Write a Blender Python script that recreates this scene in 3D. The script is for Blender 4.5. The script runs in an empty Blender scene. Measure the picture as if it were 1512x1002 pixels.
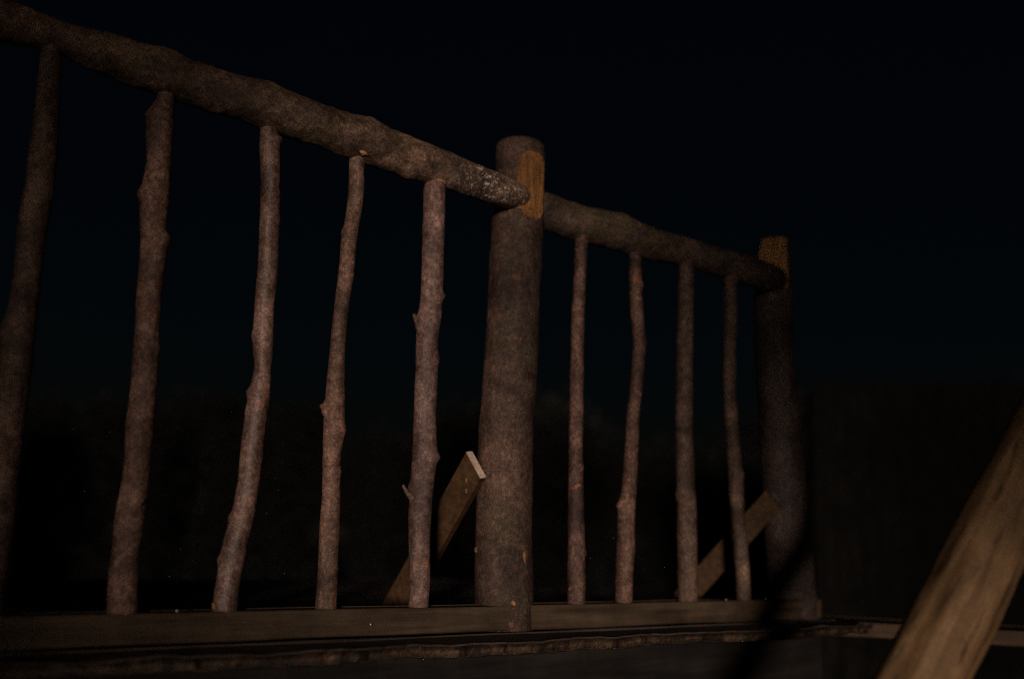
import bpy, bmesh, math, random
from mathutils import Vector, Matrix, noise

random.seed(7)
sc = bpy.context.scene
COL = sc.collection
R = math.radians

# ------------------------------------------------------------------ camera
FPX, W, H = 1450.0, 1512.0, 1002.0
CAM = Vector((0.0, 0.0, 1.42))
PITCH, ROLL = R(11.0), R(1.95)
cam_data = bpy.data.cameras.new('camera')
cam = bpy.data.objects.new('camera', cam_data)
COL.objects.link(cam)
cam_data.sensor_width = 36.0
cam_data.lens = 36.0 * FPX / W
cam_data.clip_start = 0.02
cam_data.clip_end = 3000
ROT = Matrix.Rotation(R(90) + PITCH, 3, 'X') @ Matrix.Rotation(ROLL, 3, 'Z')
cam.matrix_world = Matrix.Translation(CAM) @ ROT.to_4x4()
cam_data.dof.use_dof = True
cam_data.dof.focus_distance = 2.13
cam_data.dof.aperture_fstop = 1.15
sc.camera = cam

# ------------------------------------------------------------------ sky, sun, exposure
SUN_AZ = R(2)      # light travels forward and this much to the right
SUN_EL = R(1.5)
world = bpy.data.worlds.new('World')
sc.world = world
world.use_nodes = True
wn = world.node_tree.nodes
sky = wn.new('ShaderNodeTexSky')
sky.sky_type = 'NISHITA'
sky.sun_disc = False
sky.sun_elevation = SUN_EL
sky.sun_rotation = R(180) + SUN_AZ
sky.air_density = 1.0
sky.dust_density = 0.0
sky.ozone_density = 3.0
world.node_tree.links.new(sky.outputs[0], wn['Background'].inputs[0])
wn['Background'].inputs[1].default_value = 0.0018

sun_data = bpy.data.lights.new('sun', 'SUN')
sun = bpy.data.objects.new('sun', sun_data)
COL.objects.link(sun)
sun_data.energy = 2.7
sun_data.angle = R(5.5)
sun_data.color = (1.0, 0.80, 0.67)
LDIR = Vector((math.sin(SUN_AZ) * math.cos(SUN_EL), math.cos(SUN_AZ) * math.cos(SUN_EL), -math.sin(SUN_EL)))
sun.rotation_euler = LDIR.to_track_quat('-Z', 'Y').to_euler()
sun.location = -LDIR * 30

sc.cycles.use_denoising = False
sc.cycles.filter_width = 1.2
sc.view_settings.view_transform = 'Standard'
sc.view_settings.look = 'None'
sc.view_settings.exposure = 0.0
sc.view_settings.gamma = 1.0
sc.view_settings.use_curve_mapping = False

# ------------------------------------------------------------------ helpers
def ray(px, py):
    """unit-depth direction of a photograph pixel, in world space"""
    return ROT @ Vector(((px - W / 2) / FPX, -(py - H / 2) / FPX, -1.0))

def at_depth(px, py, d):
    return CAM + ray(px, py) * d

def on_z(px, py, z):
    r = ray(px, py)
    return CAM + r * ((z - CAM.z) / r.z)

# railing frame: u runs along the railing (away to the right), n points behind it
O = at_depth(745, 893, 2.24)              # foot of the middle post, top of the bottom rail
_vp = ray(2756, 850)
U = Vector((_vp.x, _vp.y, 0)).normalized()
N = Vector((-U.y, U.x, 0))
FR = Matrix.Translation(O) @ Matrix((U, N, Vector((0, 0, 1)))).transposed().to_4x4()
FRI = FR.inverted()
CL = FRI @ CAM                            # camera in railing frame

def on_fence(px, py, y=0.0):
    """point of a pixel's ray on the upright plane y of the railing frame; also its depth"""
    d = FRI.to_3x3() @ ray(px, py)
    t = (y - CL.y) / d.y
    return CL + d * t, t

def link(name, mesh, mat, parent=None, loc=(0, 0, 0), smooth=True):
    o = bpy.data.objects.new(name, mesh)
    COL.objects.link(o)
    for m in (mat if isinstance(mat, (list, tuple)) else [mat]):
        if mesh.materials.find(m.name) < 0 or len(mesh.materials) == 0:
            mesh.materials.append(m)
    o.parent = parent
    o.location = loc
    if smooth:
        mesh.polygons.foreach_set('use_smooth', [True] * len(mesh.polygons))
    return o

def thing(name, label, cat, mat4=None, group=None):
    o = bpy.data.objects.new(name, None)
    COL.objects.link(o)
    if mat4 is not None:
        o.matrix_world = mat4
    o.empty_display_size = 0.1
    o['label'] = label
    o['category'] = cat
    if group:
        o['group'] = group
    return o

def interp(keys, s):
    """catmull-rom through keys [(s, tuple)]"""
    n = len(keys)
    if s <= keys[0][0]:
        return keys[0][1]
    if s >= keys[-1][0]:
        return keys[-1][1]
    i = 0
    while keys[i + 1][0] < s:
        i += 1
    p0, p1, p2, p3 = keys[max(i - 1, 0)], keys[i], keys[i + 1], keys[min(i + 2, n - 1)]
    t = (s - p1[0]) / (p2[0] - p1[0])
    out = []
    for k in range(len(p1[1])):
        m1 = (p2[1][k] - p0[1][k]) / max(p2[0] - p0[0], 1e-9) * (p2[0] - p1[0])
        m2 = (p3[1][k] - p1[1][k]) / max(p3[0] - p1[0], 1e-9) * (p2[0] - p1[0])
        t2, t3 = t * t, t * t * t
        out.append((2*t3-3*t2+1)*p1[1][k] + (t3-2*t2+t)*m1 + (-2*t3+3*t2)*p2[1][k] + (t3-t2)*m2)
    return tuple(out)

def log_mesh(name, pts, seg=32, step=0.008, rough=0.05, rough_scale=14.0, seed=0.0,
             bumps=(), notch=None, cap_dome=0.0, stretch=1.0, edge=0.004, fine=0.022, edge_amt=0.06):
    """tapering round log through pts [(Vector, radius)]; bumps = [(s, direction, height, size_s, size_angle)];
    notch(co, rad_dir, centre) -> (co, flag) may shave a vertex; flagged faces get material slot 1, caps slot 2"""
    keys, s = [], 0.0
    for i, (p, r) in enumerate(pts):
        if i:
            s += (p - pts[i - 1][0]).length
        keys.append((s, (p.x, p.y, p.z, r)))
    total = s
    n = max(int(total / step), 4)
    rings, flags = [], []
    verts, faces, mats = [], [], []
    for i in range(n + 1):
        s = total * i / n
        a = interp(keys, s)
        b = interp(keys, min(s + 0.004, total)); c = interp(keys, max(s - 0.004, 0))
        cen = Vector(a[:3]); r = a[3]
        tan = (Vector(b[:3]) - Vector(c[:3])).normalized()
        ref = Vector((0, 1, 0)) if abs(tan.y) < 0.9 else Vector((0, 0, 1))
        e1 = tan.cross(ref).normalized(); e2 = tan.cross(e1)
        for (se, sgn) in ((s, 1), (total - s, 1)):
            if se < edge:
                r *= 1 - edge_amt * (1 - se / edge) ** 1.5
        for j in range(seg):
            th = 2 * math.pi * j / seg
            d = e1 * math.cos(th) + e2 * math.sin(th)
            q = cen + d * r
            qs = Vector((q.x, q.y, q.z * stretch) if stretch != 1.0 else q) + Vector((seed, seed * 1.7, -seed))
            f = 1 + rough * noise.noise(qs * rough_scale) + fine * (noise.noise(qs * 70) + 0.7 * noise.noise(qs * 160))
            f += 0.5 * rough * noise.noise(qs * rough_scale * 2.7)
            rr = r * f
            for (bs, bd, bh, bl, ba) in bumps:
                ds = (s - bs) / bl
                if abs(ds) < 3:
                    ang = d.angle(bd - tan * bd.dot(tan)) if (bd - tan * bd.dot(tan)).length > 1e-6 else 0
                    rr += bh * math.exp(-ds * ds - (ang / ba) ** 2)
            co = cen + d * rr
            fl = 0
            if notch:
                co, fl = notch(co, cen)
            verts.append(co); flags.append(fl)
    for i in range(n):
        for j in range(seg):
            a, b = i * seg + j, i * seg + (j + 1) % seg
            f = (a, b, b + seg, a + seg)
            faces.append(f)
            mats.append(1 if sum(flags[k] for k in f) >= 3 else 0)
    for i, sg in ((0, -1), (n, 1)):
        cen = Vector(interp(keys, total * i / n)[:3])
        ring = [i * seg + j for j in range(seg)]
        mid = sum((verts[k] for k in ring), Vector()) / seg
        tan = (Vector(interp(keys, total)[:3]) - Vector(interp(keys, total - 0.01)[:3])).normalized() if i else \
              (Vector(interp(keys, 0.01)[:3]) - Vector(interp(keys, 0)[:3])).normalized()
        verts.append(mid + tan * sg * cap_dome); c = len(verts) - 1
        for j in range(seg):
            a, b = ring[j], ring[(j + 1) % seg]
            faces.append((a, c, b) if i == 0 else (b, c, a)) if False else faces.append((b, a, c) if i == 0 else (a, b, c))
            mats.append(2)
    me = bpy.data.meshes.new(name)
    me.from_pydata([tuple(v) for v in verts], [], faces)
    me.update()
    return me, mats

def log_object(name, pts, mats, parent, base=None, **kw):
    """base: origin of the part (defaults to first point)"""
    base = Vector(base) if base is not None else pts[0][0].copy()
    rel = [(p - base, r) for p, r in pts]
    nf = kw.pop('notch', None)
    if nf:
        f0 = nf
        kw['notch'] = lambda co, cen: (lambda c_f: (c_f[0] - base, c_f[1]))(f0(co + base, cen + base))
    me, idx = log_mesh(name, rel, **kw)
    o = link(name, me, mats, parent, base)
    mi = [min(i, len(me.materials) - 1) for i in idx]
    me.polygons.foreach_set('material_index', mi)
    for p, i in zip(me.polygons, idx):
        if i == 2:
            p.use_smooth = False
    return o

def bm_obj(name, bm, mat, parent=None, loc=(0, 0, 0), smooth=False):
    bmesh.ops.recalc_face_normals(bm, faces=bm.faces)
    me = bpy.data.meshes.new(name)
    bm.to_mesh(me); bm.free()
    return link(name, me, mat, parent, loc, smooth)

def board_bm(L, Wd, T, seg=20, wob=0.0015, seed=0, wane=None, bev=0.002):
    """plank along x, width along y, thickness along z, origin at its first end, centre line; slightly uneven"""
    bm = bmesh.new()
    sect = [(-0.5, -0.5), (0.5, -0.5), (0.5, 0.5), (-0.5, 0.5)]
    rings = []
    for i in range(seg + 1):
        x = L * i / seg
        ring = []
        for (a, b) in sect:
            for (da, db) in (((1, 0), (0, 1)) if a * b > 0 else ((0, 1), (1, 0))):
                yy = a * Wd - (bev if a > 0 else -bev) * da
                zz = b * T - (bev if b > 0 else -bev) * db
                nz = noise.noise(Vector((x * 5 + seed, a * 3, b * 3 + seed * 2.1)))
                yy += wob * nz * 1.5
                zz += wob * noise.noise(Vector((x * 3 - seed, a * 2, b * 4)))
                if wane:
                    yy, zz = wane(x, a, b, yy, zz)
                ring.append(bm.verts.new((x, yy, zz)))
        rings.append(ring)
    m = len(rings[0])
    for i in range(seg):
        for j in range(m):
            bm.faces.new((rings[i][j], rings[i][(j + 1) % m], rings[i + 1][(j + 1) % m], rings[i + 1][j]))
    bm.faces.new(rings[0]); bm.faces.new(rings[-1])
    return bm

# ------------------------------------------------------------------ materials
def mat_base(name, rough=0.8):
    m = bpy.data.materials.new(name)
    m.use_nodes = True
    nt = m.node_tree
    b = nt.nodes['Principled BSDF']
    b.inputs['Roughness'].default_value = rough
    b.inputs['Specular IOR Level'].default_value = 0.25
    return m, nt, b

def N_(nt, t, **kw):
    n = nt.nodes.new(t)
    for k, v in kw.items():
        setattr(n, k, v)
    return n

def coords(nt, scale=(1, 1, 1), rnd=True):
    tc = N_(nt, 'ShaderNodeTexCoord')
    mp = N_(nt, 'ShaderNodeMapping')
    mp.inputs['Scale'].default_value = scale
    nt.links.new(tc.outputs['Object'], mp.inputs['Vector'])
    if rnd:
        oi = N_(nt, 'ShaderNodeObjectInfo')
        ml = N_(nt, 'ShaderNodeMath', operation='MULTIPLY'); ml.inputs[1].default_value = 37.0
        nt.links.new(oi.outputs['Random'], ml.inputs[0])
        cb = N_(nt, 'ShaderNodeCombineXYZ')
        for k in range(3):
            nt.links.new(ml.outputs[0], cb.inputs[k])
        nt.links.new(cb.outputs[0], mp.inputs['Location'])
    return mp.outputs[0]

def noise_n(nt, vec, scale, detail=4, rough=0.6, dist=0.0):
    n = N_(nt, 'ShaderNodeTexNoise')
    n.inputs['Scale'].default_value = scale
    n.inputs['Detail'].default_value = detail
    n.inputs['Roughness'].default_value = rough
    n.inputs['Distortion'].default_value = dist
    nt.links.new(vec, n.inputs['Vector'])
    return n.outputs[0]

def ramp(nt, fac, stops):
    r = N_(nt, 'ShaderNodeValToRGB')
    el = r.color_ramp.elements
    while len(el) < len(stops):
        el.new(0.5)
    for e, (p, c) in zip(el, stops):
        e.position = p
        e.color = (*c, 1) if len(c) == 3 else c
    nt.links.new(fac, r.inputs[0])
    return r.outputs[0]

def mix(nt, fac, a, b, mode='MIX'):
    m = N_(nt, 'ShaderNodeMix', data_type='RGBA', blend_type=mode)
    for sock, v in ((m.inputs['Factor'], fac), (m.inputs['A'], a), (m.inputs['B'], b)):
        if isinstance(v, (int, float)):
            sock.default_value = v
        elif isinstance(v, tuple):
            sock.default_value = (*v, 1) if len(v) == 3 else v
        else:
            nt.links.new(v, sock)
    return m.outputs['Result']

def bump(nt, b, height, strength=0.5, dist=0.004, prev=None):
    bp = N_(nt, 'ShaderNodeBump')
    bp.inputs['Strength'].default_value = strength
    bp.inputs['Distance'].default_value = dist
    nt.links.new(height, bp.inputs['Height'])
    if prev is not None:
        nt.links.new(prev, bp.inputs['Normal'])
    nt.links.new(bp.outputs[0], b.inputs['Normal'])
    return bp.outputs[0]

def bark_material(name, dark, mid, light, scuff=(0.34, 0.14, 0.06), scuff_amt=0.5, moss=None,
                  speck=0.6, rough=0.58, bump_s=0.6, lichen=None, scale=1.0, axis=2):
    m, nt, b = mat_base(name, rough)
    b.inputs['Specular IOR Level'].default_value = 0.4
    v = coords(nt)
    n1 = noise_n(nt, v, 15 * scale, 6, 0.7, 0.6)
    col = ramp(nt, n1, [(0.32, dark), (0.50, mid), (0.68, light)])
    # long, slow changes of tone and fibre streaks along the wood
    st = [150 * scale] * 3
    st[axis] = 14 * scale
    n6 = noise_n(nt, coords(nt, tuple(st)), 1.0, 4, 0.65, 0.3)
    col = mix(nt, 1.0, col, ramp(nt, n6, [(0.30, (0.8,) * 3), (0.5, (1.0,) * 3), (0.72, (1.15,) * 3)]), 'MULTIPLY')
    n2 = noise_n(nt, v, 5.5 * scale, 3, 0.6)
    col = mix(nt, 1.0, col, ramp(nt, n2, [(0.33, (0.45, 0.41, 0.40)), (0.48, (0.95, 0.93, 0.9)), (0.66, (1.55, 1.46, 1.40))]), 'MULTIPLY')
    if moss:
        mk = ramp(nt, noise_n(nt, v, 7 * scale, 4, 0.65, 0.5), [(0.52, (0, 0, 0)), (0.64, (0.8, 0.8, 0.8))])
        col = mix(nt, mk, col, moss)
    # rubbed, reddish places where the outer skin has come away
    n3 = noise_n(nt, v, 24 * scale, 6, 0.75, 1.0)
    sk = ramp(nt, n3, [(0.58, (0, 0, 0)), (0.65, (scuff_amt,) * 3)])
    col = mix(nt, sk, col, scuff)
    # pores and pale grains
    n4 = noise_n(nt, v, 420, 3, 0.85)
    g = ramp(nt, n4, [(0.33, (1 - speck,) * 3), (0.5, (0.9,) * 3), (0.64, (1 + speck * 1.5,) * 3)])
    col = mix(nt, 1.0, col, g, 'MULTIPLY')
    # dark fissures
    fs = [60 * scale] * 3
    fs[axis] = 6 * scale
    vo = N_(nt, 'ShaderNodeTexVoronoi', feature='DISTANCE_TO_EDGE')
    vo.inputs['Scale'].default_value = 1.0
    wv_ = N_(nt, 'ShaderNodeVectorMath', operation='ADD')
    nt.links.new(coords(nt, tuple(fs)), wv_.inputs[0])
    nz = N_(nt, 'ShaderNodeTexNoise'); nz.inputs['Scale'].default_value = 60
    nt.links.new(v, nz.inputs['Vector'])
    nt.links.new(nz.outputs['Color'], wv_.inputs[1])
    nt.links.new(wv_.outputs[0], vo.inputs['Vector'])
    fis = ramp(nt, vo.outputs['Distance'], [(0.0, (0.45,) * 3), (0.07, (1.0,) * 3)])
    col = mix(nt, 0.35, col, fis, 'MULTIPLY')
    n7 = noise_n(nt, v, 95 * scale, 4, 0.75, 0.5)
    col = mix(nt, 1.0, col, ramp(nt, n7, [(0.36, (0.5, 0.47, 0.46)), (0.5, (0.88, 0.84, 0.80)), (0.66, (1.55, 1.42, 1.33))]), 'MULTIPLY')
    if lichen:
        # crusty pale lichen near one end of the log: object-space centre, radius
        cen, rad, amt = lichen
        tc = N_(nt, 'ShaderNodeTexCoord')
        d = N_(nt, 'ShaderNodeVectorMath', operation='DISTANCE')
        nt.links.new(tc.outputs['Object'], d.inputs[0])
        d.inputs[1].default_value = cen
        fall = N_(nt, 'ShaderNodeMapRange')
        fall.inputs['From Min'].default_value = rad
        fall.inputs['From Max'].default_value = rad * 0.15
        nt.links.new(d.outputs['Value'], fall.inputs['Value'])
        n5 = noise_n(nt, tc.outputs['Object'], 75, 4, 0.7, 1.2)
        lk = ramp(nt, n5, [(0.56, (0, 0, 0)), (0.61, (amt,) * 3)])
        lk2 = mix(nt, 1.0, lk, fall.outputs[0], 'MULTIPLY')
        col = mix(nt, lk2, col, (0.78, 0.67, 0.60))
    nt.links.new(col, b.inputs['Base Color'])
    p = bump(nt, b, n1, bump_s, 0.008)
    p = bump(nt, b, n7, bump_s * 0.8, 0.004, p)
    bump(nt, b, n4, bump_s * 1.2, 0.0016, p)
    return m

def wood_material(name, a, c, d, axis=0, freq=60, along=2.0, rough=0.65, cracks=0.0, speck=0.2, bump_s=0.3):
    """sawn or peeled wood, grain along the given local axis"""
    m, nt, b = mat_base(name, rough)
    s = [freq] * 3
    s[axis] = along
    v = coords(nt, tuple(s))
    n1 = noise_n(nt, v, 1.0, 4, 0.6, 0.3)
    col = ramp(nt, n1, [(0.28, a), (0.5, c), (0.74, d)])
    v2 = coords(nt)
    n2 = noise_n(nt, v2, 9, 4, 0.6)
    g = ramp(nt, n2, [(0.3, (0.62,) * 3), (0.7, (1.25,) * 3)])
    col = mix(nt, 1.0, col, g, 'MULTIPLY')
    n4 = noise_n(nt, v2, 330, 2, 0.8)
    g = ramp(nt, n4, [(0.3, (1 - speck,) * 3), (0.68, (1 + speck,) * 3)])
    col = mix(nt, 1.0, col, g, 'MULTIPLY')
    if cracks:
        s2 = [55.0] * 3
        s2[axis] = 7.0
        ck = ramp(nt, noise_n(nt, coords(nt, tuple(s2)), 1.0, 3, 0.6, 0.6), [(0.56, (1, 1, 1)), (0.66, (1 - cracks,) * 3)])
        col = mix(nt, 1.0, col, ck, 'MULTIPLY')
    nt.links.new(col, b.inputs['Base Color'])
    p = bump(nt, b, n1, bump_s, 0.003)
    bump(nt, b, n4, bump_s * 0.6, 0.001, p)
    return m

M = {}
M['bark_grey'] = bark_material('bark_grey', (0.078, 0.047, 0.036), (0.160, 0.100, 0.077), (0.285, 0.188, 0.152), scuff_amt=0.55)
M['bark_red'] = bark_material('bark_red', (0.045, 0.025, 0.020), (0.11, 0.064, 0.050), (0.21, 0.135, 0.11), scuff=(0.42, 0.17, 0.07), scuff_amt=0.9, speck=0.85)
M['bark_mauve'] = bark_material('bark_mauve', (0.085, 0.055, 0.048), (0.170, 0.112, 0.099), (0.29, 0.20, 0.18), scuff_amt=0.4, speck=0.45, rough=0.5, scale=0.8)
M['bark_dull'] = bark_material('bark_dull', (0.055, 0.037, 0.028), (0.115, 0.078, 0.058), (0.2, 0.14, 0.11), scuff_amt=0.4, speck=0.5, scale=1.2)
M['bark_gloss'] = bark_material('bark_gloss', (0.11, 0.070, 0.057), (0.20, 0.132, 0.112), (0.33, 0.23, 0.20), scuff_amt=0.6, rough=0.36, bump_s=0.35)
M['bark_post'] = bark_material('bark_post', (0.045, 0.028, 0.021), (0.088, 0.056, 0.043), (0.145, 0.096, 0.076), scuff=(0.22, 0.09, 0.05), scuff_amt=0.5, moss=(0.08, 0.060, 0.034), bump_s=0.9)
M['heartwood'] = wood_material('heartwood', (0.10, 0.045, 0.018), (0.30, 0.135, 0.045), (0.46, 0.23, 0.085), axis=2, freq=230, along=16, speck=0.5, bump_s=0.7)
M['cut_end'] = wood_material('cut_end', (0.055, 0.035, 0.028), (0.085, 0.056, 0.045), (0.12, 0.085, 0.07), axis=2, freq=120, along=120)
M['fresh_cut'] = wood_material('fresh_cut', (0.5, 0.36, 0.27), (0.72, 0.55, 0.44), (0.85, 0.72, 0.62), axis=1, freq=150, along=60, speck=0.35)
M['brace_wood'] = wood_material('brace_wood', (0.035, 0.018, 0.008), (0.068, 0.035, 0.015), (0.11, 0.060, 0.027), axis=0, freq=70, along=3)
M['old_plank'] = wood_material('old_plank', (0.03, 0.020, 0.012), (0.066, 0.045, 0.027), (0.11, 0.077, 0.047), axis=0, freq=55, along=3)
M['deck_wood'] = wood_material('deck_wood', (0.035, 0.028, 0.024), (0.06, 0.047, 0.04), (0.09, 0.07, 0.06), axis=0, freq=55, along=3)
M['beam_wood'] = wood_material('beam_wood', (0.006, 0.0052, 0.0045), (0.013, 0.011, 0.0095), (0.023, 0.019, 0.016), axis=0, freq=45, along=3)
M['peeled'] = wood_material('peeled', (0.09, 0.048, 0.020), (0.185, 0.108, 0.050), (0.31, 0.195, 0.10), axis=2, freq=42, along=3.5, speck=0.4, cracks=0.6, bump_s=0.6)
M['black_bark'] = bark_material('black_bark', (0.012, 0.011, 0.011), (0.022, 0.019, 0.018), (0.04, 0.034, 0.031), scuff_amt=0.1)
M['edge_bark'] = bark_material('edge_bark', (0.018, 0.013, 0.009), (0.05, 0.033, 0.02), (0.13, 0.085, 0.05), scuff_amt=0.4, axis=0)
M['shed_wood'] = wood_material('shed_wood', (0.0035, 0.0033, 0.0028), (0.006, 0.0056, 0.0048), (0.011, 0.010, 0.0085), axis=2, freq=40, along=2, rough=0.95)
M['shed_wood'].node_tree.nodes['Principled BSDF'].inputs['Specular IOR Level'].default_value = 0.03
m, nt, b = mat_base('steel', 0.5)
b.inputs['Metallic'].default_value = 1.0
b.inputs['Base Color'].default_value = (0.5, 0.47, 0.43, 1)
M['steel'] = m
M['tenon_wood'] = wood_material('tenon_wood', (0.3, 0.13, 0.04), (0.55, 0.27, 0.10), (0.7, 0.4, 0.17), axis=0, freq=200, along=60)
M['stripped'] = bark_material('stripped', (0.12, 0.05, 0.022), (0.22, 0.10, 0.042), (0.34, 0.17, 0.08), scuff_amt=0.3)
m, nt, b = mat_base('earth', 0.95)
v = coords(nt, rnd=False)
nt.links.new(ramp(nt, noise_n(nt, v, 3, 6, 0.7), [(0.3, (0.010, 0.009, 0.007)), (0.7, (0.028, 0.026, 0.016))]), b.inputs['Base Color'])
M['earth'] = m
m, nt, b = mat_base('leaf', 0.6)
v = coords(nt)
nt.links.new(ramp(nt, noise_n(nt, v, 2.5, 3), [(0.35, (0.012, 0.0125, 0.012)), (0.65, (0.028, 0.027, 0.024))]), b.inputs['Base Color'])
M['leaf'] = m
M['trunk'] = bark_material('trunk', (0.010, 0.008, 0.007), (0.020, 0.016, 0.013), (0.032, 0.026, 0.022), scuff_amt=0.05, bump_s=0.9)

# ------------------------------------------------------------------ ground
bm = bmesh.new()
g = 1200.0
n = 60
grid = {}
def gcoord(i):
    t = (i / n) * 2 - 1
    return math.copysign(abs(t) ** 3, t) * g
for i in range(n + 1):
    for j in range(n + 1):
        x, y = gcoord(i), gcoord(j)
        r = math.hypot(x, y)
        z = 0.04 * noise.noise(Vector((x * 0.4, y * 0.4, 0)))
        grid[i, j] = bm.verts.new((x, y, z - 0.02))
for i in range(n):
    for j in range(n):
        bm.faces.new((grid[i, j], grid[i + 1, j], grid[i + 1, j + 1], grid[i, j + 1]))
o = bm_obj('ground', bm, M['earth'], smooth=True)
o['kind'] = 'structure'

# ------------------------------------------------------------------ log railing
YB, YP = 0.02, 0.05                       # planes of the balusters and of the post centres
rail_root = thing('log_railing', 'rustic railing of bark-covered logs with crooked branch balusters on the raised deck', 'railing', FR)
BAND_H = 0.055

def upright(trace, y, y_top=None):
    pts = []
    t0, t1 = trace[0][0], trace[-1][0]
    for (py, xl, xr) in trace:
        yy = y if y_top is None else y_top + (y - y_top) * (py - t0) / (t1 - t0)
        p, d = on_fence((xl + xr) / 2, py, yy)
        pts.append((p, (xr - xl) / 2 * d / FPX))
    pts.sort(key=lambda a: a[0].z)
    return pts

VIEW = Vector((CL.x, CL.y, 0)).normalized()      # horizontal direction from the railing to the camera
RIGHT = Vector((-VIEW.y, VIEW.x, 0))             # towards picture right
if (FR.to_3x3() @ RIGHT).x < 0:
    RIGHT = -RIGHT

BAL = {
 1: [(60, 63, 92), (85, 61, 89), (170, 51, 87), (254, 42, 81), (339, 28, 68), (425, 19, 58), (493, 6, 51), (577, -3, 42), (680, -15, 29), (745, -22, 24), (830, -32, 13), (908, -42, 3)],
 2: [(128, 235, 260), (145, 233, 258), (180, 219, 257), (237, 217, 253), (298, 208, 249), (339, 209, 245), (360, 210, 248), (425, 203, 239), (493, 200, 236), (577, 193, 231), (628, 187, 227), (680, 185, 222), (711, 180, 219), (762, 171, 214), (813, 166, 207), (864, 161, 204), (908, 158, 202)],
 3: [(172, 386, 410), (190, 385, 410), (217, 384, 414), (288, 385, 414), (339, 383, 412), (391, 381, 411), (459, 376, 405), (510, 373, 404), (544, 375, 401), (584, 367, 399), (628, 360, 393), (680, 354, 387), (711, 351, 383), (762, 341, 375), (813, 327, 364), (864, 319, 354), (904, 312, 349)],
 4: [(215, 517, 539), (232, 516, 539), (290, 514, 537), (357, 504, 527), (408, 499, 522), (468, 492, 514), (536, 485, 509), (604, 479, 509), (637, 478, 508), (688, 476, 503), (728, 476, 503), (779, 472, 502), (830, 470, 499), (898, 465, 498)],
 5: [(255, 630, 659), (269, 628, 659), (290, 625, 658), (357, 624, 656), (408, 622, 655), (434, 621, 654), (468, 617, 652), (502, 614, 647), (536, 614, 647), (604, 611, 645), (671, 609, 645), (728, 604, 639), (762, 603, 637), (813, 603, 636), (864, 604, 635), (895, 603, 633)],
 6: [(330, 851, 869), (345, 850, 869), (390, 848, 866), (457, 844, 864), (508, 843, 862), (559, 841, 862), (642, 840, 861), (727, 839, 862), (777, 838, 863), (889, 838, 865)],
 7: [(360, 929, 947), (376, 929, 947), (423, 929, 948), (474, 932, 951), (508, 934, 953), (559, 931, 950), (608, 926, 945), (676, 921, 942), (727, 917, 940), (750, 913, 938), (811, 910, 937), (888, 908, 933)],
 8: [(385, 1003, 1025), (400, 1002, 1025), (457, 1000, 1024), (559, 998, 1023), (642, 997, 1023), (743, 999, 1028), (887, 1001, 1031)],
 9: [(398, 1069, 1089), (413, 1069, 1089), (559, 1068, 1087), (642, 1071, 1091), (710, 1075, 1097), (777, 1081, 1101), (828, 1085, 1106), (886, 1088, 1109)],
}
# knots: (pixel y, angle from the camera-facing side towards picture right in degrees, height m, length m, angle width)
KNOTS = {
 1: [(300, 80, 0.004, 0.02, 0.8), (500, -80, 0.005, 0.02, 0.8), (660, 20, 0.003, 0.012, 0.5)],
 2: [(182, -80, 0.006, 0.018, 0.7), (298, -80, 0.006, 0.016, 0.7), (362, 80, 0.005, 0.014, 0.7), (520, 75, 0.003, 0.014, 0.7), (735, 40, 0.004, 0.012, 0.5), (805, -20, 0.003, 0.01, 0.5)],
 3: [(214, 85, 0.006, 0.009, 0.5), (330, 80, 0.003, 0.012, 0.6), (500, -85, 0.004, 0.012, 0.6), (584, -80, 0.005, 0.012, 0.5), (768, -70, 0.004, 0.012, 0.5), (828, -85, 0.004, 0.012, 0.5), (450, 60, 0.002, 0.006, 0.4)],
 4: [(352, -85, 0.003, 0.01, 0.5), (468, 20, 0.002, 0.006, 0.4), (606, -70, 0.010, 0.011, 0.45), (640, 85, 0.003, 0.02, 0.6), (700, 80, 0.003, 0.012, 0.5), (838, 75, 0.002, 0.008, 0.4)],
 5: [(441, 88, 0.006, 0.011, 0.5), (535, 85, 0.004, 0.018, 0.6), (676, 88, 0.007, 0.013, 0.5), (722, -80, 0.004, 0.012, 0.5), (480, -80, 0.005, 0.02, 0.5)],
 6: [(590, -20, 0.002, 0.006, 0.5), (628, 20, 0.002, 0.005, 0.5), (730, -30, 0.003, 0.008, 0.5), (816, 80, 0.003, 0.012, 0.5), (690, 70, 0.002, 0.01, 0.5)],
 7: [(420, 80, 0.003, 0.014, 0.6), (506, 80, 0.004, 0.02, 0.6), (748, -85, 0.005, 0.014, 0.6)],
 8: [(730, -80, 0.004, 0.02, 0.6), (775, 10, 0.003, 0.006, 0.4)],
 9: [(415, 75, 0.004, 0.008, 0.5), (700, 70, 0.004, 0.02, 0.6)],
}
BMAT = {1: 'bark_dull', 2: 'bark_grey', 3: 'bark_gloss', 4: 'bark_grey', 5: 'bark_mauve', 6: 'bark_red', 7: 'bark_red', 8: 'bark_dull', 9: 'bark_dull'}
BLAB = {1: None, 2: None, 3: 'smooth shiny baluster leaning towards the middle post', 4: 'slim baluster with a round knot on its side',
        5: 'stout baluster with snapped twig stubs beside the middle post', 6: 'thin reddish baluster with scaly bark',
        7: 'thin reddish wavy baluster', 8: None, 9: None}
balusters = {}
YTOP = {1: -0.006, 2: -0.006, 3: -0.006, 4: -0.006, 5: -0.006, 6: 0.04, 7: 0.028, 8: 0.018, 9: 0.008}   # the tops lean out to the handrail
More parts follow.
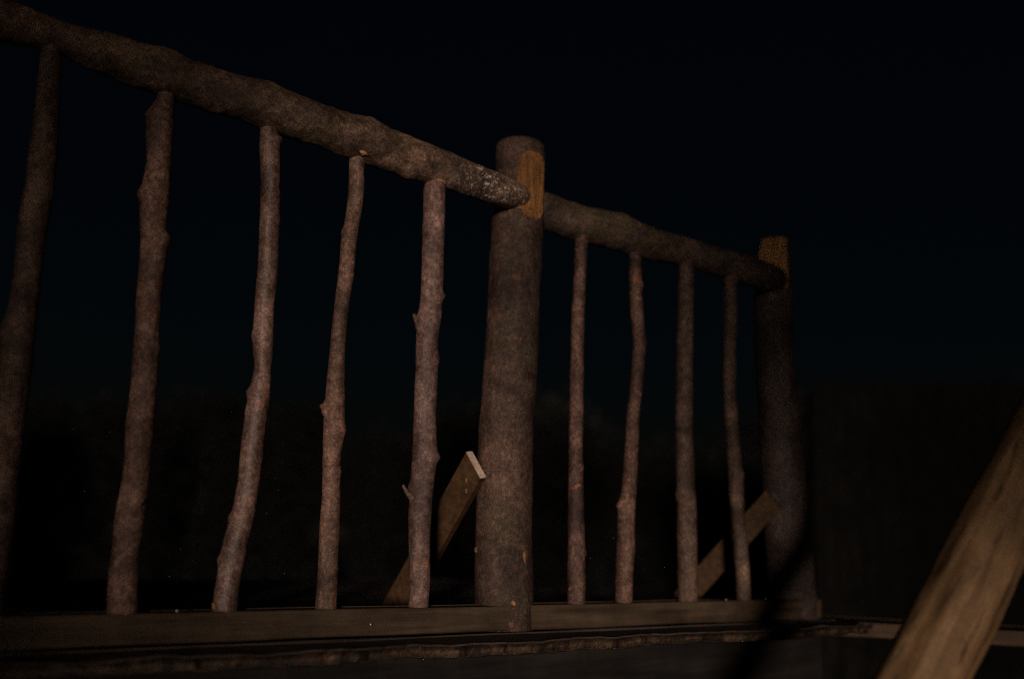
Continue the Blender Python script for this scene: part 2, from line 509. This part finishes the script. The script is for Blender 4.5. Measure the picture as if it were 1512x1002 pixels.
for k, tr in BAL.items():
    pts = upright(tr, 0.012, YTOP[k])
    # sit on the bottom rail's top
    p0, r0 = pts[0]
    pts[0] = (Vector((p0.x, p0.y, -0.004)), r0)
    pt, rt = pts[-1]                       # the top is let into the handrail
    pts.append((pt + (pt - pts[-2][0]).normalized() * 0.02 + Vector((0, 0.012, 0)), rt * 0.9))
    bl = []
    for (py, ang, hgt, ln, aw) in KNOTS[k]:
        z = on_fence(0.5 * (tr[0][1] + tr[0][2]), py, YB)[0].z
        # arc length at that height
        s = 0.0
        for a, b2 in zip(pts, pts[1:]):
            seg_l = (b2[0] - a[0]).length
            if a[0].z <= z <= b2[0].z:
                s += seg_l * (z - a[0].z) / max(b2[0].z - a[0].z, 1e-6)
                break
            s += seg_l
        d = VIEW * math.cos(R(ang)) + RIGHT * math.sin(R(ang))
        bl.append((s, d, hgt * 1.2, ln * 0.72, aw * 0.85))
    o = log_object('baluster', pts, [M[BMAT[k]], M['heartwood'], M['cut_end']], rail_root, seg=32, step=0.006,
                   rough=0.07, rough_scale=22, seed=k * 3.1, bumps=bl, stretch=0.6)
    if BLAB[k]:
        o['label'] = BLAB[k]
    balusters[k] = (o, pts)

def stub(k, px0, py0, px1, py1, r0, r1, name='twig_stub', mat=None, dy=0.0):
    o, pts = balusters[k]
    tr = BAL[k]
    yy = YTOP[k] + (0.012 - YTOP[k]) * (py0 - tr[0][0]) / (tr[-1][0] - tr[0][0]) + dy
    a, _ = on_fence(px0, py0, yy); b2, _ = on_fence(px1, py1, yy)
    base = pts[0][0]
    mid = a.lerp(b2, 0.55) + Vector((0, 0, -0.002))
    return log_object(name, [(a - base, r0), (mid - base, (r0 + r1) / 2), (b2 - base, r1)],
                      [mat or M[BMAT[k]], M['heartwood'], M['heartwood']], o, base=a - base, seg=14, step=0.0025,
                      rough=0.12, rough_scale=90, seed=px0, edge=0.001)

stub(5, 622, 492, 611, 463, 0.0085, 0.0038)
stub(5, 609, 736, 595, 716, 0.0075, 0.0028)
stub(3, 374, 590, 369, 577, 0.005, 0.0025, mat=M['heartwood'])
stub(4, 484, 613, 478, 603, 0.009, 0.006)
stub(3, 410, 222, 417, 213, 0.004, 0.002)
stub(2, 205, 742, 211, 736, 0.006, 0.004, mat=M['bark_red'], dy=-0.028)
stub(3, 318, 898, 315, 889, 0.005, 0.003, dy=-0.01, mat=M['heartwood'])
def meet(px, py, pts):
    """plane y at which a pixel's ray first meets a round log given as (centre, radius) points"""
    for i in range(240):
        yy = -0.12 + i * 0.001
        p, d = on_fence(px, py, yy)
        for (a, ra), (b, rb) in zip(pts, pts[1:]):
            e = b - a
            t = min(max((p - a).dot(e) / e.length_squared, 0), 1)
            if (p - a - e * t).length < ra + (rb - ra) * t:
                return yy
    return 0.0
# shaved tenons glowing orange where two balusters enter the handrail
def tenon(k, px, py, w, h, tilt):
    o, pts = balusters[k]
    p, d = on_fence(px, py, meet(px, py, p1) + 0.003)
    bm = bmesh.new()
    bmesh.ops.create_icosphere(bm, subdivisions=3, radius=1.0)
    for v in bm.verts:
        nn = noise.noise(v.co * 2.2 + Vector((px, 0, 0)))
        v.co = Vector((v.co.x * w * (1 + 0.4 * nn), v.co.y * 0.006, v.co.z * h * (1 + 0.5 * nn)))
    bmesh.ops.rotate(bm, verts=bm.verts, cent=(0, 0, 0), matrix=Matrix.Rotation(tilt, 3, 'Y'))
    bm_obj('tenon', bm, M['tenon_wood'], o, p - pts[0][0], smooth=True)['label'] = 'shaved orange tenon'

# handrails ----------------------------------------------------------------
def rail_pts(tr, y0, y1, sink=()):
    pts = []
    x0, x1 = tr[0][0], tr[-1][0]
    for i, (px, yu, yl) in enumerate(tr):
        t = (px - x0) / (x1 - x0)
        y = y0 + (y1 - y0) * t
        if sink and i >= len(tr) - len(sink):
            y = sink[i - len(tr) + len(sink)]
        p, d = on_fence(px, (yu + yl) / 2, y)
        pts.append((p, (yl - yu) / 2 * d / FPX * 0.965))
    return pts

R1 = [(-120, -38, 30), (-60, -22, 48), (0, -2, 62), (40, 12, 70), (92, 32, 82), (153, 47, 111), (220, 68, 136), (288, 92, 158), (356, 112, 180), (414, 131, 200), (482, 157, 222), (543, 177, 244),
      (617, 207, 266), (685, 235, 289), (734, 256, 303), (752, 264, 308), (765, 271, 313)]
R2 = [(790, 280, 332), (807, 284, 340), (848, 300, 355), (909, 314, 370), (950, 331, 383), (1017, 352, 396), (1068, 367, 412), (1119, 382, 427), (1140, 391, 431), (1147, 397, 430)]
p1 = rail_pts(R1, -0.005, -0.006, (-0.004, 0.006, 0.03))
lich = (p1[-3][0] - p1[0][0]) + Vector((0.01, -0.03, 0.01))
M['bark_rail'] = bark_material('bark_rail', (0.050, 0.032, 0.022), (0.145, 0.098, 0.070), (0.31, 0.21, 0.155), scuff=(0.30, 0.12, 0.06), scuff_amt=0.35,
                               moss=(0.15, 0.115, 0.055), bump_s=0.9, lichen=(tuple(lich), 0.19, 1.0), axis=0)
M['bark_far_rail'] = bark_material('bark_far_rail', (0.055, 0.041, 0.033), (0.115, 0.086, 0.065), (0.19, 0.14, 0.105), scuff_amt=0.3,
                                   moss=(0.12, 0.092, 0.046), bump_s=0.9, axis=0)
UP = Vector((0, 0, 1))
r1o = log_object('handrail', p1, [M['bark_rail'], M['heartwood'], M['cut_end']], rail_root, seg=56, step=0.006, rough=0.075,
                 rough_scale=20, seed=2.0, edge=0.025, fine=0.02, bumps=[(0.62, UP, 0.009, 0.03, 0.7), (0.86, UP, 0.007, 0.03, 0.7), (0.98, -UP, 0.006, 0.02, 0.6), (0.42, UP, 0.008, 0.04, 0.8)])
r1o['label'] = 'near length of handrail with crusty pale lichen by the post'
p2 = rail_pts(R2, 0.06, 0.005, (0.012, 0.034))
r2o = log_object('handrail', p2, [M['bark_far_rail'], M['heartwood'], M['cut_end']], rail_root, seg=40, step=0.007, rough=0.08,
                 rough_scale=14, seed=9.0, edge=0.02, fine=0.02, bumps=[(0.27, UP, 0.006, 0.02, 0.7), (0.33, -UP, 0.005, 0.02, 0.7)])
r2o['label'] = 'far length of handrail between the two posts'
tenon(4, 536, 224, 0.012, 0.0075, 0.4)
tenon(5, 651, 266, 0.015, 0.0075, 0.2)

# posts ----------------------------------------------------------------------
POST_A = [(212, 734, 805), (235, 733, 805), (323, 729, 803), (332, 726, 802), (400, 722, 800), (459, 720, 798), (570, 713, 793), (637, 707, 789), (739, 703, 787), (762, 701, 786), (830, 701, 786), (891, 701, 788)]
POST_B = [(355, 1124, 1168), (430, 1114, 1170), (559, 1116, 1175), (608, 1119, 1181), (710, 1126, 1189), (800, 1132, 1197), (884, 1137, 1204)]
def post(tr, y, mats, notch, seed, label, bumps=()):
    pts = upright(tr, y)
    p, r = pts[0]
    foot = Vector((p.x + (pts[1][0].x - p.x) * -0.3, p.y, -BAND_H - 0.025))
    pts = [(foot, r * 1.01)] + pts
    o = log_object('post', pts, mats, rail_root, seg=112, step=0.005, rough=0.065, rough_scale=9, seed=seed, notch=notch,
                   cap_dome=0.003, edge=0.012, edge_amt=0.14, fine=0.008, bumps=bumps, stretch=0.6)
    o['label'] = label
    return o, pts

zt = on_fence(785, 236, YP)[0].z; zb = on_fence(785, 326, YP)[0].z
def notch_a(co, cen):
    # scooped saddle on the side facing out of the railing
    t = (co.z - zb) / (zt - zb)
    if t <= -0.1 or t >= 1.1:
        return co, 0
    depth = 0.0475 if 0.12 < t < 0.80 else (0.0475 + 0.014 * min(1, (max(0.12 - t, t - 0.80)) / 0.22))
    y = cen.y - depth
    if co.y < y:
        return Vector((co.x, y + 0.0012 * noise.noise(Vector((co.x * 90, 0, co.z * 12))), co.z)), 1
    return co, 0
pa, pa_pts = post(POST_A, YP, [M['bark_post'], M['heartwood'], M['cut_end']], notch_a, 4.0, 'thick middle post with an orange scooped notch near its top',
                  bumps=[(0.16, VIEW * 0.6 + RIGHT * 0.8, 0.004, 0.03, 0.3)])
zt2 = on_fence(1140, 340, YP)[0].z; zb2 = on_fence(1140, 431, YP)[0].z
nd = (VIEW * math.cos(R(28)) - RIGHT * math.sin(R(28))).normalized()
def notch_b(co, cen):
    if co.z < zb2:
        return co, 0
    q = (co - cen).dot(nd) - 0.026
    if q > 0:
        return co - nd * q, 1
    return co, 0
M['bark_far_post'] = bark_material('bark_far_post', (0.045, 0.033, 0.030), (0.08, 0.060, 0.055), (0.12, 0.092, 0.085), scuff=(0.22, 0.10, 0.07), scuff_amt=0.4)
M['heartwood_lit'] = wood_material('heartwood_lit', (0.30, 0.14, 0.045), (0.6, 0.31, 0.105), (0.75, 0.43, 0.17), axis=2, freq=120, along=9)  # heartwood colour brightened to offset the tree shade on this post
pb, pb_pts = post(POST_B, YP, [M['bark_far_post'], M['heartwood_lit'], M['cut_end']], notch_b, 8.0, 'far post with its top half cut away to take the handrail')
# scars and resin on the middle post
def scar(parent, base, px, py, y, w, h, name='bark_scar', mat=None, th=0.004):
    p, d = on_fence(px, py, y)
    bm = bmesh.new()
    bmesh.ops.create_icosphere(bm, subdivisions=3, radius=1.0)
    for v in bm.verts:
        nn = noise.noise(v.co * 1.8 + Vector((px, py, 0)))
        v.co = RIGHT * (v.co.x * w * (1 + 0.5 * nn)) + Vector((0, 0, v.co.z * h * (1 + 0.4 * nn))) + VIEW * (v.co.y * th)
    return bm_obj(name, bm, mat or M['stripped'], parent, p - base, smooth=True)
for (px, py, w, h) in ((773, 822, 0.006, 0.016), (776, 838, 0.004, 0.010), (755, 922, 0.007, 0.007), (758, 890, 0.005, 0.006), (703, 811, 0.004, 0.006)):
    scar(pa, pa_pts[0][0], px, py, meet(px, py, pa_pts) + 0.001, w, h)

# bottom rail -------------------------------------------------------------------
xl = on_fence(-260, 918, 0)[0].x
xr = on_fence(1208, 884, 0)[0].x
bm = board_bm(xr - xl, 0.062, BAND_H, seg=60, wob=0.003, seed=3)
bro = bm_obj('bottom_rail', bm, M['old_plank'], rail_root, (xl, YB - 0.001, -BAND_H / 2))
bro['label'] = 'flat sawn board under the balusters'
for (px, py, top) in ((263, 905, 1), (548, 921, 0), (1075, 883, 1), (1133, 884, 1)):  # small steel beads where pale specks sit on the board
    p, d = on_fence(px, py, YB - 0.034)
    if top:
        p.z = 0.003; p.y = YB - 0.028
    bm = bmesh.new()
    bmesh.ops.create_uvsphere(bm, u_segments=12, v_segments=8, radius=0.0032)
    for v in bm.verts:
        v.co.y *= 0.6
    bm_obj('steel_bead', bm, M['steel'], bro, p - Vector(bro.location), smooth=True)

# braces ---------------------------------------------------------------------
CR = FRI.to_3x3() @ ROT                    # camera axes in the railing frame
C_R, C_U, C_F = CR @ Vector((1, 0, 0)), CR @ Vector((0, 1, 0)), CR @ Vector((0, 0, -1))
def brace(a, b, low, depth_b, turn, th, label, end_mat):
    """plank let down from a post to the deck behind; a, b = top corners of its broad face, low = a pixel on its axis,
    turn = sideways share of its thickness direction"""
    tv = (C_R * turn + C_F * math.sqrt(1 - turn * turn)).normalized()
    def on_face(px, py, P0):
        d = FRI.to_3x3() @ ray(px, py)
        return CL + d * ((P0 - CL).dot(tv) / d.dot(tv))
    B = CL + (FRI.to_3x3() @ ray(*b)) * depth_b
    A = on_face(*a, B)
    Lw = on_face(*low, B)
    mid = (A + B) / 2
    ax = (mid - Lw).normalized()
    L = (mid.z - ZD) / ax.z + 0.02
    w = (A - B) / 2
    bm = bmesh.new()
    rings = []
    for i in range(9):
        c = mid - ax * (L * i / 8)
        wb = 1 + 0.02 * noise.noise(Vector((i * 0.7, a[0], 0)))
        rings.append([bm.verts.new(c + w * sw * wb + tv * (th * st)) for sw, st in ((-1, 0.04), (-0.97, 0), (0.97, 0), (1, 0.04), (1, 0.96), (0.97, 1), (-0.97, 1), (-1, 0.96))])
    for r0, r1 in zip(rings, rings[1:]):
        for j in range(8):
            bm.faces.new((r0[j], r0[(j + 1) % 8], r1[(j + 1) % 8], r1[j]))
    top = bm.faces.new(rings[0]); bm.faces.new(rings[-1])
    top.material_index = 1
    org = mid - ax * L
    bmesh.ops.translate(bm, verts=bm.verts, vec=-org)
    o = bm_obj('brace', bm, [M['brace_wood'], end_mat], rail_root, org)
    o['label'] = label
    return o, org, B, tv
ZD = -BAND_H
def depth_at(px, py, pts):
    return on_fence(px, py, meet(px, py, pts))[1]
b1, bst, P0, tv = brace((688, 667), (709, 706), (588, 884), depth_at(719, 706, pa_pts) - 0.020, 0.57, 0.024,
                        'diagonal plank brace with a pale sawn end against the middle post', M['fresh_cut'])
for (px, py) in ((688, 708), (688, 724)):
    d = FRI.to_3x3() @ ray(px, py)
    q = CL + d * ((P0 - CL).dot(tv) / d.dot(tv))
    bm = bmesh.new()
    bmesh.ops.create_cube(bm, size=1)
    bmesh.ops.scale(bm, vec=(0.0016, 0.003, 0.011), verts=bm.verts)
    bmesh.ops.bevel(bm, geom=bm.edges[:], offset=0.0005, segments=2, affect='EDGES')
    bm_obj('staple', bm, M['steel'], b1, q - bst)
brace((1130, 724), (1153, 750), (1038, 852), depth_at(1158, 750, pb_pts) - 0.018, 0.40, 0.022, 'diagonal plank brace against the far post', M['old_plank'])

# ------------------------------------------------------------------ deck
deck_root = thing('timber_deck', 'raised timber deck with a rough bark edge under the railing', 'deck', FR)
ZD = -BAND_H
wz = O.z + ZD
def edge_y(px, py):
    q = FRI @ on_z(px, py, wz)
    return q.x, q.y
e0, e1 = edge_y(400, 962), edge_y(800, 944)
YE = (e0[1] + e1[1]) / 2                     # front edge of the deck in front of the railing
XL, XR = xl - 0.3, xr + 0.02
def wany(x, a, b, yy, zz):
    if a < 0:
        w = 0.020 * noise.noise(Vector((x * 2.3, 0, 4.0))) + 0.010 * noise.noise(Vector((x * 9, b * 0.4, 2.0))) + 0.007 * noise.noise(Vector((x * 41, b * 2, 2.0)))
        yy += w + (0.014 if b < 0 else 0)
        zz += 0.005 * noise.noise(Vector((x * 7, b * 2, 9.0))) + 0.003 * noise.noise(Vector((x * 23, b * 2, 9.0)))
    return yy, zz
bw, y, i = 0.15, YE, 0
DT = 0.028
while y < 1.9:
    wdt = bw + random.uniform(-0.015, 0.015)
    bm = board_bm(XR - XL, wdt - 0.007, DT, seg=260 if i == 0 else 24, wob=0.0015, seed=i * 3.3, wane=wany if i == 0 else None, bev=0.003)
    o = bm_obj('deck_board', bm, [M['deck_wood'], M['edge_bark']], deck_root, (XL, y + wdt / 2, ZD - DT / 2 - 0.001))
    if i == 0:
        o['label'] = 'outermost board with a ragged bark edge'
        for p in o.data.polygons:
            if p.center.y < -wdt / 2 + 0.03 and p.normal.z < 0.6:
                p.material_index = 1
                p.use_smooth = True
    y += wdt; i += 1
# beam under the boards, set back, and round legs down to the ground
zg = -O.z
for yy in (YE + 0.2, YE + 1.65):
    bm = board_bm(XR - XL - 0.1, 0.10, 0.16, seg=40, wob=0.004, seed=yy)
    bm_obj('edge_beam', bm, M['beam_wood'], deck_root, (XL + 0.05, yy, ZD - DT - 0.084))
for x in (XL + 0.25, -0.15, XR - 0.35):
    for yy in (YE + 0.42, YE + 1.65):
        log_object('support_leg', [(Vector((x, yy, zg - 0.1)), 0.085), (Vector((x, yy, ZD - DT - 0.17)), 0.075)],
                   [M['black_bark'], M['black_bark'], M['cut_end']], deck_root, seg=24, step=0.04, rough=0.06, rough_scale=9, seed=x + yy)

# ------------------------------------------------------------------ step board beyond the far post
a = at_depth(1187, 914, 2.95); b_ = at_depth(1510, 933, 2.80)
ax = (b_ - a); ax.z = 0; L = ax.length + 0.5; ax.normalize()
yv = Vector((-ax.y, ax.x, 0))
st = thing('landing_board', 'narrow sawn board edge running level from the foot of the far post', 'board',
           Matrix.Translation((a.x, a.y, 0)) @ Matrix((ax, yv, Vector((0, 0, 1)))).transposed().to_4x4())
bm = board_bm(L, 0.20, 0.042, seg=20, wob=0.002, seed=12)
bm_obj('tread', bm, M['brace_wood'], st, (0, 0.10, a.z - 0.021))
for x in (0.3, L - 0.1):
    bm = board_bm(a.z - 0.043 + 0.1, 0.09, 0.05, seg=6, wob=0.001, seed=x)
    bm.transform(Matrix.Rotation(-R(90), 4, 'Y'))
    bm_obj('riser_leg', bm, M['black_bark'], st, (x, 0.145, -0.1))

# ------------------------------------------------------------------ leaning pole in the foreground
pa_, pb_ = at_depth(1361, 1002, 1.58), at_depth(1510, 703, 1.70)     # its axis where it crosses the view
dv = (pb_ - pa_).normalized()
ra_, rb_ = 59 * 1.58 / FPX, 52.5 * 1.70 / FPX
foot = pa_ - dv * ((pa_.z + 0.06) / dv.z)
tip = pb_ + dv * 1.3
pts = []
for i in range(13):
    p = foot.lerp(tip, i / 12)
    t = (p - pa_).dot(dv) / (pb_ - pa_).length
    wob = Vector((noise.noise(Vector((i * 0.6, 3, 0))), noise.noise(Vector((i * 0.6, 9, 0))), 0)) * 0.004
    pts.append((p + wob, max(ra_ + (rb_ - ra_) * t, 0.04)))
up = (pts[-1][0] - pts[0][0]).normalized()
Q = up.to_track_quat('Z', 'Y').to_matrix().to_4x4()
base = pts[0][0]
FT = Matrix.Translation(base) @ Q
lp = [(FT.inverted() @ p, r) for p, r in pts]
zk = [(FT.inverted() @ p).z for p in (pa_, pa_, pa_, pb_)]
camd = (FT.to_3x3().inverted() @ (CAM - pa_).normalized())
me, idx = log_mesh('leaning_pole', lp, seg=44, step=0.01, rough=0.035, rough_scale=9, seed=5.5, fine=0.006,
                   bumps=[(zk[3] - 0.045, camd, 0.006, 0.016, 0.45), (zk[2] + 0.05, (camd + Vector((0.5, 0, 0))).normalized(), 0.004, 0.012, 0.3)])
o = link('leaning_pole', me, [M['peeled'], M['cut_end']])
me.polygons.foreach_set('material_index', [1 if i == 2 else 0 for i in idx])
o.matrix_world = FT
o['label'] = 'thick peeled pole leaning steeply in front of the deck'
o['category'] = 'pole'

# ------------------------------------------------------------------ board shed standing behind
SD = 9.5
c0 = at_depth(1200, 700, SD + 0.1); c1 = at_depth(1620, 700, SD - 0.5)
sx = Vector((c1.x - c0.x, c1.y - c0.y, 0)); SWd = sx.length; sx.normalize()
org = Vector((c0.x, c0.y, 0))
sy = Vector((-sx.y, sx.x, 0))
top = at_depth(1300, 566, SD).z
shed = thing('board_shed', 'dark shed of upright boards standing in the gloom behind the far post', 'shed', Matrix.Translation(org) @ Matrix((sx, sy, Vector((0, 0, 1)))).transposed().to_4x4())
x = 0.0; i = 0
while x < SWd - 0.05:
    w = random.uniform(0.2, 0.27)
    w = min(w, SWd - x)
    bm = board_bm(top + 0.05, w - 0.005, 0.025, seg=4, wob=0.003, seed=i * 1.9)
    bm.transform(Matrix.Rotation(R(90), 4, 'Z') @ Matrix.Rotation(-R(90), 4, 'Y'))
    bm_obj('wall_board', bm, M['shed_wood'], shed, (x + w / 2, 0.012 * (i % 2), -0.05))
    x += w; i += 1
for (nm, L2, px_, rot) in (('side_wall', 1.1, SWd - 0.02, 90), ('side_wall', 1.1, 0.02, 90)):
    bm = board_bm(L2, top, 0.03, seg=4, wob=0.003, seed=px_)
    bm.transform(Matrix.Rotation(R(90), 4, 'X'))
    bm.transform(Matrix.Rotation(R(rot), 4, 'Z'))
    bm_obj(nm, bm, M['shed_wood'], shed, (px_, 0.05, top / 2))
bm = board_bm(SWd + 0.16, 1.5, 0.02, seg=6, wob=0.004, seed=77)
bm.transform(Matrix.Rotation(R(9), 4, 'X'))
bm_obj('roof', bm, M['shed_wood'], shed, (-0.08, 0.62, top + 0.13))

# ------------------------------------------------------------------ unseen trees added behind the photographer, whose crowns narrow the light
def tree(loc, h, crown, seed, label, n_leaf, lean=None, f0=0.14, fl=0.42):
    rnd = random.Random(seed)
    t = thing('added_tree', label, 'tree', Matrix.Translation(loc), 'added shade trees')
    pts = [(Vector((0, 0, -0.1)), 0.15), (Vector((0.05, 0.02, h * 0.35)), 0.11), (Vector((0.0, 0.08, h * 0.7)), 0.07), (Vector((0.08, 0, h)), 0.02)]
    log_object('trunk', pts, [M['trunk'], M['trunk'], M['cut_end']], t, base=(0, 0, 0), seg=20, step=0.06, rough=0.08, rough_scale=6, seed=seed)
    tips = []
    NL = 54
    for i in range(NL):
        f = (i + rnd.uniform(0.1, 0.9)) / NL
        z = h * (f0 + (0.94 - f0) * f)
        ang = i * 2.4 + rnd.uniform(-0.4, 0.4)
        d = Vector((math.cos(ang), math.sin(ang), 0))
        l = crown * rnd.uniform(0.75, 1.05) * (1.0 if f < 0.7 else 1.0 - (f - 0.7) * 1.6)
        if lean is not None and f > fl and d.dot(lean) > 0.3:
            l *= 1.0 + 0.55 * d.dot(lean)
        a = Vector((0.03, 0.03, z)); b2 = a + d * l + Vector((0, 0, l * 0.3))
        m2 = a.lerp(b2, 0.5) + Vector((0, 0, 0.06))
        log_object('limb', [(a, 0.03), (m2, 0.018), (b2, 0.005)], [M['trunk']], t, base=a, seg=8, step=0.06, rough=0.05, seed=i)
        tips += [(a.lerp(b2, q), 0.13 + 0.08 * q) for q in (0.3, 0.5, 0.65, 0.8, 0.92, 1.0)]
    bm = bmesh.new()
    for i in range(n_leaf):
        c, s = rnd.choice(tips)
        p = c + Vector((rnd.gauss(0, s), rnd.gauss(0, s), rnd.gauss(0, s)))
        if p.z < 0.3:
            continue
        q = Matrix.Rotation(rnd.uniform(0, 6.28), 3, 'Z') @ Matrix.Rotation(rnd.uniform(-1.2, 1.2), 3, 'X')
        sz = rnd.uniform(0.04, 0.075)
        vs = [bm.verts.new(p + q @ Vector(k)) for k in ((-sz, 0, 0), (0, -sz * 0.5, 0.01), (sz, 0, -0.01), (0, sz * 0.5, 0.01))]
        bm.faces.new(vs)
    me = bpy.data.meshes.new('crown'); bm.to_mesh(me); bm.free()
    link('crown', me, M['leaf'], t)
    return t
pool = at_depth(560, 470, 2.05)
back = pool - LDIR * 8.0
side = Vector((LDIR.y, -LDIR.x, 0)).normalized()
foot = Vector((back.x, back.y, 0))
ta = tree(foot - side * 1.29, 4.8, 1.1, 11, 'unseen tree with a dense low crown, added to shade the near railing', 26000, lean=side, f0=0.08, fl=0.50)
tb = tree(foot + side * 1.46, 4.6, 1.0, 12, 'slighter unseen tree with an open crown, added to shade the far railing', 12000, f0=0.35)
def plant(src, loc, rz, k, label, group):
    c = src.copy(); COL.objects.link(c)
    c.matrix_world = Matrix.Translation(loc) @ Matrix.Rotation(rz, 4, 'Z') @ Matrix.Scale(k, 4)
    c['label'] = label; c['group'] = group
    for ch in src.children:
        d = ch.copy(); COL.objects.link(d); d.parent = c
bpy.context.view_layer.update()
# more unseen trees added on both sides, to shade all but the gap
tc = tree(foot - side * 4.0 - Vector((LDIR.x, LDIR.y, 0)) * 1.5, 6.6, 1.7, 21, 'tall unseen tree added to shade the background', 9000, f0=0.06)
tc['group'] = 'added shade trees to the sides'
bpy.context.view_layer.update()
for i, (off, bk, k) in enumerate(((-6.6, 0.6, 1.05), (-9.4, 1.4, 1.1), (-12.0, 0.8, 1.1), (4.3, 1.4, 1.0), (7.0, 0.6, 1.05), (9.8, 1.4, 1.1), (12.6, 0.7, 1.1))):
    q = foot + side * off - Vector((LDIR.x, LDIR.y, 0)) * bk
    plant(tc, Vector((q.x, q.y, 0)), 0.7 + i * 1.3, k, 'tall unseen tree added to shade the background', 'added shade trees to the sides')
# dark trees added behind the deck to hide the glowing horizon
for i in range(19):
    a = R(-38 + 4.3 * i + random.uniform(-1.5, 1.5))
    dist = random.uniform(19, 25)
    plant(ta, Vector((math.sin(a) * dist, math.cos(a) * dist, -0.55)), i * 2.1, random.uniform(0.75, 1.1),
          'dark leafy tree added behind the railing to hide the horizon', 'added trees behind the deck')

bpy.context.view_layer.update()
